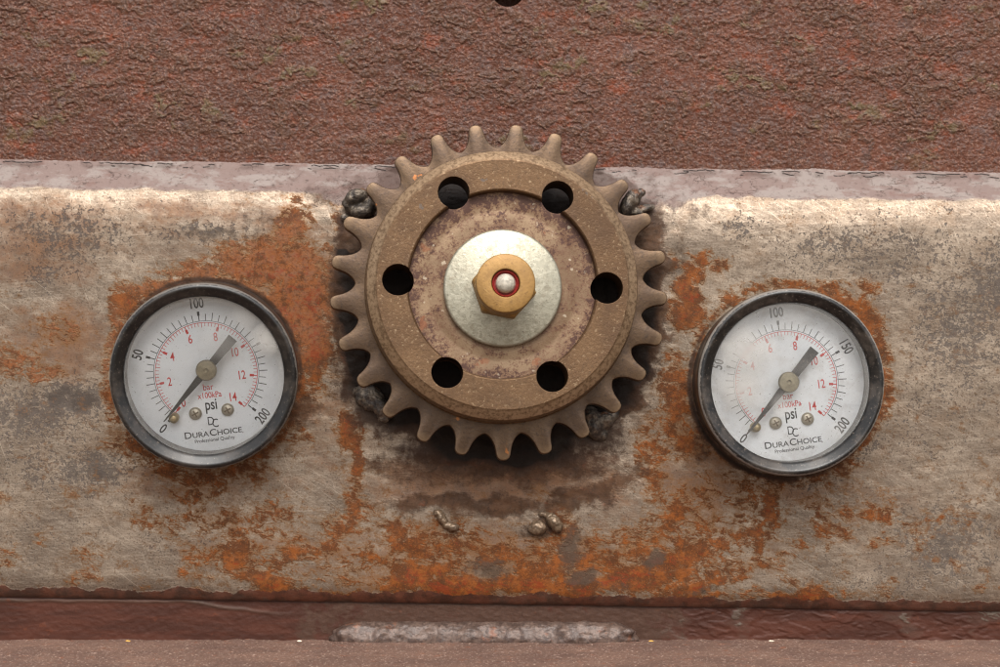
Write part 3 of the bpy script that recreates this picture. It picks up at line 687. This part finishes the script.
def fitting():
    loc = sp_at(71.4); loc.x += 1.6 * S; loc.z -= 2.6 * S
    root = empty('brass_fitting', loc, SPF)
    tag(root, 'brass hexagonal fitting with red ring and silver pin at the centre of the washer', 'fitting')
    mb = mat_brass()
    # hexagon with chamfered corners
    V, F = [], []; rings = []
    for z, cr, ch in ((0, 31.0, 0), (17, 31.0, 0), (19.5, 28.6, 1)):
        idx = []
        for i in range(96):
            a = 2 * math.pi * i / 96; f = ((math.degrees(a) - 12 + 30) % 60) - 30     # hexagon: corner at 12 + 60k
            hexr = 31.5 * math.cos(math.radians(30)) / math.cos(math.radians(30 - abs(f)))
            rr_ = min(hexr, cr if ch else 33)
            idx.append(len(V)); V.append((rr_ * math.cos(-a), rr_ * math.sin(-a), z))
        rings.append(idx)
    for A, B in zip(rings, rings[1:]):
        for i in range(96): j = (i + 1) % 96; F.append((A[i], A[j], B[j], B[i]))
    F.append(tuple(rings[0])); F.append(tuple(rings[-1]))
    link('hex_nut', fix_normals(mesh_from('hex_nut', V, F, True, 20)), mb, root)
    V, F = lathe([(13.4, 30), (13.4, 42.0), (14.0, 42.8), (26.6, 43.0), (27.8, 42.2), (28.2, 40.8), (28.2, 22), (27.4, 19), (13.4, 19), (13.4, 30)], 96)
    link('round_collar', fix_normals(mesh_from('round_collar', V, F, True, 40)), mb, root)
    V, F = lathe([(8, 30), (13.2, 30), (13.2, 38.6), (12.2, 40.2), (11.4, 39.6), (10.6, 36), (8, 36), (8, 30)], 64)
    link('seal_ring', fix_normals(mesh_from('seal_ring', V, F, True, 50)), plain('red_rubber', lin(140, 34, 28), 0.6, 0, 0.2, 4), root)
    V, F = lathe([(0, 28), (9.3, 28), (9.3, 40), (8.6, 43), (6.8, 45.4), (3.8, 47), (1.6, 47.4), (0, 47.5)], 64)
    link('centre_pin', fix_normals(mesh_from('centre_pin', V, F)), plain('pitted_pin', lin(168, 160, 146), 0.6, 0.1, 0.3, 3, dust=0.3), root)
fitting()

# ------------------------------------------------------------------ gauges
def text_mesh(s, size, xs=1.0, bold=0.0, shear=0.0):
    cu = bpy.data.curves.new('t', 'FONT'); cu.body = s; cu.size = size; cu.align_x = 'CENTER'; cu.align_y = 'CENTER'
    cu.fill_mode = 'BOTH'; cu.resolution_u = 4; cu.offset = bold; cu.shear = shear
    o = bpy.data.objects.new('t', cu); COL.objects.link(o)
    me = evaluated(o)
    V = np.array([tuple(v.co) for v in me.vertices]).reshape(-1, 3); F = [tuple(p.vertices) for p in me.polygons]
    bpy.data.objects.remove(o); bpy.data.curves.remove(cu); bpy.data.meshes.remove(me)
    if len(V):
        lo, hi = V.min(0), V.max(0); V = V - (lo + hi) / 2; V[:, 0] *= xs
    return V, F
class Sheet2D:
    """flat print: polygons in the dial plane"""
    def __init__(s): s.V = []; s.F = []
    def add(s, V, F, x=0, y=0, rot=0, flip=False):
        o = len(s.V); c, sn = math.cos(rot), math.sin(rot)
        for v in V: s.V.append((v[0] * c - v[1] * sn + x, v[0] * sn + v[1] * c + y, 0))
        s.F += [tuple(i + o for i in f) for f in F]
    def text(s, t, size, x, y, rot=0, xs=0.72, bold=0.0):
        V, F = text_mesh(t, size, xs, bold); s.add(V, F, x, y, rot)
    def bar(s, r0, r1, w, a, w2=None):
        """radial bar at clock angle a (degrees from up, clockwise)"""
        w2 = w if w2 is None else w2
        s.add([(-w / 2, r0), (w / 2, r0), (w2 / 2, r1), (-w2 / 2, r1)], [(0, 1, 2, 3)], 0, 0, -math.radians(a))
    def arc(s, r, w, a0, a1, n=140):
        o = len(s.V)
        for i in range(n + 1):
            a = math.radians(a0 + (a1 - a0) * i / n)
            for q in (r - w / 2, r + w / 2): s.V.append((q * math.sin(a), q * math.cos(a), 0))
        for i in range(n): s.F.append((o + 2 * i, o + 2 * i + 1, o + 2 * i + 3, o + 2 * i + 2))
    def lift(s, V3): return V3
    def obj(s, name, mat, parent, z, rot):
        c, sn = math.cos(rot), math.sin(rot)
        V = [(x * c - y * sn, x * sn + y * c, z) for x, y, _ in s.V]
        m = mesh_from(name, V, s.F, False)
        # all faces look at the viewer
        import bmesh
        b = bmesh.new(); b.from_mesh(m)
        for f in b.faces:
            f.normal_update()
            if f.normal.z < 0: f.normal_flip()
        b.to_mesh(m); b.free()
        return link(name, m, mat, parent)

INK = plain('black_ink', lin(38, 38, 40), 0.6, 0, 0.1); RED = plain('red_ink', lin(206, 58, 54), 0.6, 0, 0.1)
MB = plain('black_bezel_paint', lin(18, 16, 15), 0.36, 0.0, 0.25, 14, 1.0, 0.22, 0.2, (90.4, 0.4))
MBR = plain('scuffed_bezel_paint', lin(17, 15, 14), 0.32, 0.0, 0.3, 14, 1.0, 0.34, 0.2, (90.0, 0.6))
MCASE = plain('black_case_paint', lin(30, 27, 25), 0.42, 0.0, 0.3, 10, 0.8, 0.3)
MNEEDLE = plain('grey_needle_paint', lin(50, 50, 46), 0.5, 0, 0.12, 8, 0.3); MNEEDLE2 = plain('dusty_needle_paint', lin(44, 40, 36), 0.6, 0, 0.3, 5, 0.3, 0.35)
MHUB = plain('tarnished_brass_cap', lin(150, 140, 116), 0.4, 0.5, 0.2, 6, 0.6); MSCREW = plain('nickel_screw', lin(186, 176, 156), 0.35, 0.5, 0.15, 4, 0.4)

def scale_prints():
    A0, SW = -135.0, 270.0
    ang = lambda p: A0 + SW * p / 200
    k = Sheet2D()
    k.arc(51.6, 0.5, A0, A0 + SW)
    for p in range(0, 201, 5):
        if p % 50 == 0: k.bar(52, 58, 0.9, ang(p)); k.bar(57, 61.2, 2.3, ang(p))
        elif p % 10 == 0: k.bar(52, 60, 0.75, ang(p))
        else: k.bar(52, 58.6, 0.7, ang(p))
    for p in (0, 50, 100, 150, 200):
        a = ang(p); rr_ = 69.6
        rot = -math.radians(a) if abs(a) < 100 else -math.radians(a) + math.pi
        k.text(str(p), 14.0, rr_ * math.sin(math.radians(a)), rr_ * math.cos(math.radians(a)), rot, 0.72, 0.22)
    r = Sheet2D()
    bang = lambda b: A0 + SW * b * 14.5038 / 200
    r.arc(50.0, 0.6, A0, bang(14))
    for i in range(0, 71):
        b = i / 5
        if i % 10 == 0: r.bar(46.5, 50, 0.9, bang(b)); r.bar(42.6, 46.8, 2.4, bang(b))
        else: r.bar(46.3 if i % 5 else 45.2, 50, 0.55, bang(b))
    for b in range(0, 15, 2):
        a = math.radians(bang(b)); rr_ = 37.0 if b < 10 else 35.2
        r.text(str(b), 12.2, rr_ * math.sin(a), rr_ * math.cos(a), 0, 0.70, 0.14)
    r.text('bar', 8.8, 0, -13.8, 0, 0.9, 0.08); r.text('x100kPa', 8.2, 0.2, -21.9, 0, 0.84, 0.08)
    t = Sheet2D()
    t.text('psi', 15.6, 0.4, -33.2, 0, 0.72, 0.2)
    t.text('D', 12.0, -1.8, -47.6, 0, 0.8); t.text('C', 12.0, 2.2, -50.2, 0, 0.8)
    # the maker's name in capitals, first letters of each half larger
    x = 0; parts = []
    for s_, sz in (('D', 9.4), ('URA', 7.4), ('C', 9.4), ('HOICE', 7.4)):
        V, F = text_mesh(s_, sz, 1.12, 0.08); wd = V[:, 0].max() - V[:, 0].min()
        parts.append((V, F, x + wd / 2, V[:, 1].max() - V[:, 1].min())); x += wd + 0.9
    for V, F, xc, hh in parts: t.add(V, F, xc - x / 2 - 0.6, -62.6 + hh / 2)
    t.text('Professional Quality', 4.8, -0.4, -66.8, 0, 1.02, 0.04)
    return k, r, t
PR = scale_prints()

def gauge(loc, fr, label, glass, dial_mat, bezel_mat, needle_mat, rot, needle_deg, pivot):
    root = empty('pressure_gauge', loc, fr)
    tag(root, label, 'gauge', 'pressure gauges set in the panel')
    V, F = lathe([(0, -16), (88, -16), (88.6, 0), (88.6, 37.6), (88, 38.4), (82, 43), (77.4, 43), (77.4, 29), (0, 29)], 128)
    link('case', fix_normals(mesh_from('case', V, F, True, 35)), MCASE, root)
    V, F = lathe([(84.6, 39), (89.4, 39.2), (90.8, 40.5), (91.2, 44), (91.2, 58), (90.5, 61.5), (88.6, 63.6), (86.6, 64), (85, 63.2), (80.2, 58.8), (78.4, 57.8), (77.6, 56), (77.4, 44), (84.6, 43.2), (84.6, 39)], 160)
    link('bezel', fix_normals(mesh_from('bezel', V, F, True, 45)), bezel_mat, root)
    V, F = lathe([(77.3, 29.2), (77.3, 30), (0, 30)], 128)
    dial = link('dial', fix_normals(mesh_from('dial', V, F, True, 30)), dial_mat, root)
    k, r, t = PR
    k.obj('psi_scale', INK, dial, 30.12, rot); r.obj('bar_scale', RED, dial, 30.16, rot); t.obj('lettering', INK, dial, 30.2, rot)
    c, sn = math.cos(rot), math.sin(rot)
    for qx, qy in ((-15.9, -38.4), (16.0, -38.6)):
        V, F = lathe([(0, 29), (6.0, 29), (6.4, 31), (6.0, 32.6), (4.4, 33.8), (0, 34.2)], 40)
        s_ = link('screw', fix_normals(mesh_from('screw', V, F, True, 60)), MSCREW, root, ((qx * c - qy * sn) * S, (qx * sn + qy * c) * S, 0))
        Vc = []; Fc = []
        for q in range(2):                                    # crossed slots
            a = 0.5 + q * math.pi / 2
            for ux, uy in ((-3.6, -.7), (3.6, -.7), (3.6, .7), (-3.6, .7)):
                Vc.append((ux * math.cos(a) - uy * math.sin(a), ux * math.sin(a) + uy * math.cos(a), 34.25 + 0.04 * q))
            Fc.append((4 * q, 4 * q + 1, 4 * q + 2, 4 * q + 3))
        link('cross_slot', mesh_from('cross_slot', Vc, Fc, False), plain('slot_dirt', lin(110, 96, 76), 0.7), s_)
    V, F = lathe([(0, 29), (4.9, 29), (4.9, 39), (4.2, 41), (2.4, 42), (0, 42.2)], 32)
    qx, qy = -36.8, -39.6
    link('stop_pin', fix_normals(mesh_from('stop_pin', V, F, True, 60)), plain('brass_pin', lin(184, 164, 122), 0.35, 0.6, 0.15, 4), root, ((qx * c - qy * sn) * S, (qx * sn + qy * c) * S, 0))
    # needle: slim point, broad blunt tail
    pts = [(-0.5, 66), (0.5, 66), (3.4, 14), (3.9, 0), (4.2, -18), (5.2, -41), (-5.2, -41), (-4.2, -18), (-3.9, 0), (-3.4, 14)]
    a = math.radians(needle_deg); V, F = [], []
    for z, ins in ((43.2, 0), (44.6, 0), (45.0, 0.25)):
        for x_, y_ in pts:
            x2 = x_ * (1 - ins * 0.1); V.append((x2 * math.cos(-a) - y_ * math.sin(-a), x2 * math.sin(-a) + y_ * math.cos(-a), z))
    n = len(pts)
    for i in range(2):
        for j in range(n): F.append((i * n + j, i * n + (j + 1) % n, (i + 1) * n + (j + 1) % n, (i + 1) * n + j))
    F.append(tuple(range(2 * n, 3 * n))); F.append(tuple(range(n - 1, -1, -1)))
    nd = link('needle', fix_normals(mesh_from('needle', V, F, False)), needle_mat, root, (pivot[0] * S, pivot[1] * S, 0))
    V, F = lathe([(0, 30), (4, 30), (4, 42), (10.0, 42.6), (10.3, 44), (10.2, 47), (9.2, 48.4), (2.2, 48.8), (1.6, 48.0), (0, 47.8)], 64)
    link('hub_cap', fix_normals(mesh_from('hub_cap', V, F, True, 45)), MHUB, nd)
    V, F = lathe([(0, 53.2), (77.3, 53.2), (77.3, 54.4), (0, 54.4)], 96)
    g = link('glass', fix_normals(mesh_from('glass', V, F, True, 30)), glass, root)
    return root
L = lambda x, y: Vector((x * S, 0, y * S))
gauge(L(-291.0, -36.3), frame(-0.09, 0.05), 'cleaner pressure gauge, left of the toothed wheel, ringed by broad orange rust', mat_glass('clear_glass', [(60, 36, 20, 0.5), (40, 56, 20, 0.2), (18, 34, 30, 0.16)], 0.06),  # hazes paint a patch of glare over the upper-right numerals
      mat_dial('white_dial', 0.0), MB, MNEEDLE, math.radians(7.2), -140.5, (1.4, 4.4))
gauge(L(281.0, -48.6), frame(0.02, 0.033), 'dusty pressure gauge with dirt-speckled glass, right of the toothed wheel', mat_glass('dusty_glass', [(-44, 30, 36, 0.45), (-48, -4, 32, 0.4), (-8, -22, 16, 0.22), (0, 60, 30, 0.12), (45, -50, 20, .15)], 0.10),
      mat_dial('grimy_dial', 0.6), MBR, MNEEDLE2, math.radians(7.6), -141.0, (0, 0))

# ------------------------------------------------------------------ light
EL, AZ = math.radians(51), math.radians(180 - 4)
world = bpy.data.worlds.new('World'); scene.world = world; world.use_nodes = True
t = world.node_tree; t.nodes.clear()
out = t.nodes.new('ShaderNodeOutputWorld'); sky = t.nodes.new('ShaderNodeTexSky'); sky.sky_type = 'NISHITA'
sky.sun_disc = False; sky.sun_elevation = EL; sky.sun_rotation = AZ; sky.air_density = 1.0; sky.dust_density = 4.0; sky.ozone_density = 1.0
hs = t.nodes.new('ShaderNodeHueSaturation'); hs.inputs['Saturation'].default_value = 0.2; t.links.new(sky.outputs[0], hs.inputs['Color'])
bg = t.nodes.new('ShaderNodeBackground'); t.links.new(hs.outputs[0], bg.inputs[0]); bg.inputs[1].default_value = 0.15
gr = t.nodes.new('ShaderNodeBackground'); gr.inputs[0].default_value = lin(128, 112, 98); gr.inputs[1].default_value = 0.9
tc = t.nodes.new('ShaderNodeTexCoord'); sp = t.nodes.new('ShaderNodeSeparateXYZ'); t.links.new(tc.outputs['Generated'], sp.inputs[0])
mr = t.nodes.new('ShaderNodeMapRange'); mr.inputs[1].default_value = -0.04; mr.inputs[2].default_value = 0.04; t.links.new(sp.outputs[2], mr.inputs[0])
mx = t.nodes.new('ShaderNodeMixShader'); t.links.new(mr.outputs[0], mx.inputs[0]); t.links.new(gr.outputs[0], mx.inputs[1]); t.links.new(bg.outputs[0], mx.inputs[2])
t.links.new(mx.outputs[0], out.inputs[0])
sl = bpy.data.lights.new('overcast_sun', 'SUN'); sl.energy = 1.5; sl.angle = math.radians(36); sl.color = (1.0, 0.96, 0.90)
so = bpy.data.objects.new('overcast_sun', sl); COL.objects.link(so)
dirv = Vector((0.06 * math.cos(EL), -math.cos(EL), math.sin(EL)))   # towards the sun
so.rotation_euler = dirv.to_track_quat('Z', 'Y').to_euler(); so.location = dirv * 2

# ------------------------------------------------------------------ camera
cam = bpy.data.cameras.new('camera'); co_ = bpy.data.objects.new('camera', cam); COL.objects.link(co_)
cam.sensor_width = 36; cam.lens = 36 * D / 1000; cam.clip_start = 0.01; cam.clip_end = 200
co_.location = (0, -D * S, 0); co_.rotation_euler = (math.pi / 2, 0, 0)
cam.dof.use_dof = True; cam.dof.focus_distance = (D - 45) * S; cam.dof.aperture_fstop = 18
scene.camera = co_
scene.view_settings.view_transform = 'Standard'; scene.view_settings.look = 'None'; scene.view_settings.exposure = 0.64; scene.view_settings.gamma = 1
scene.cycles.pixel_filter_type = 'BLACKMAN_HARRIS'; scene.cycles.filter_width = 1.15
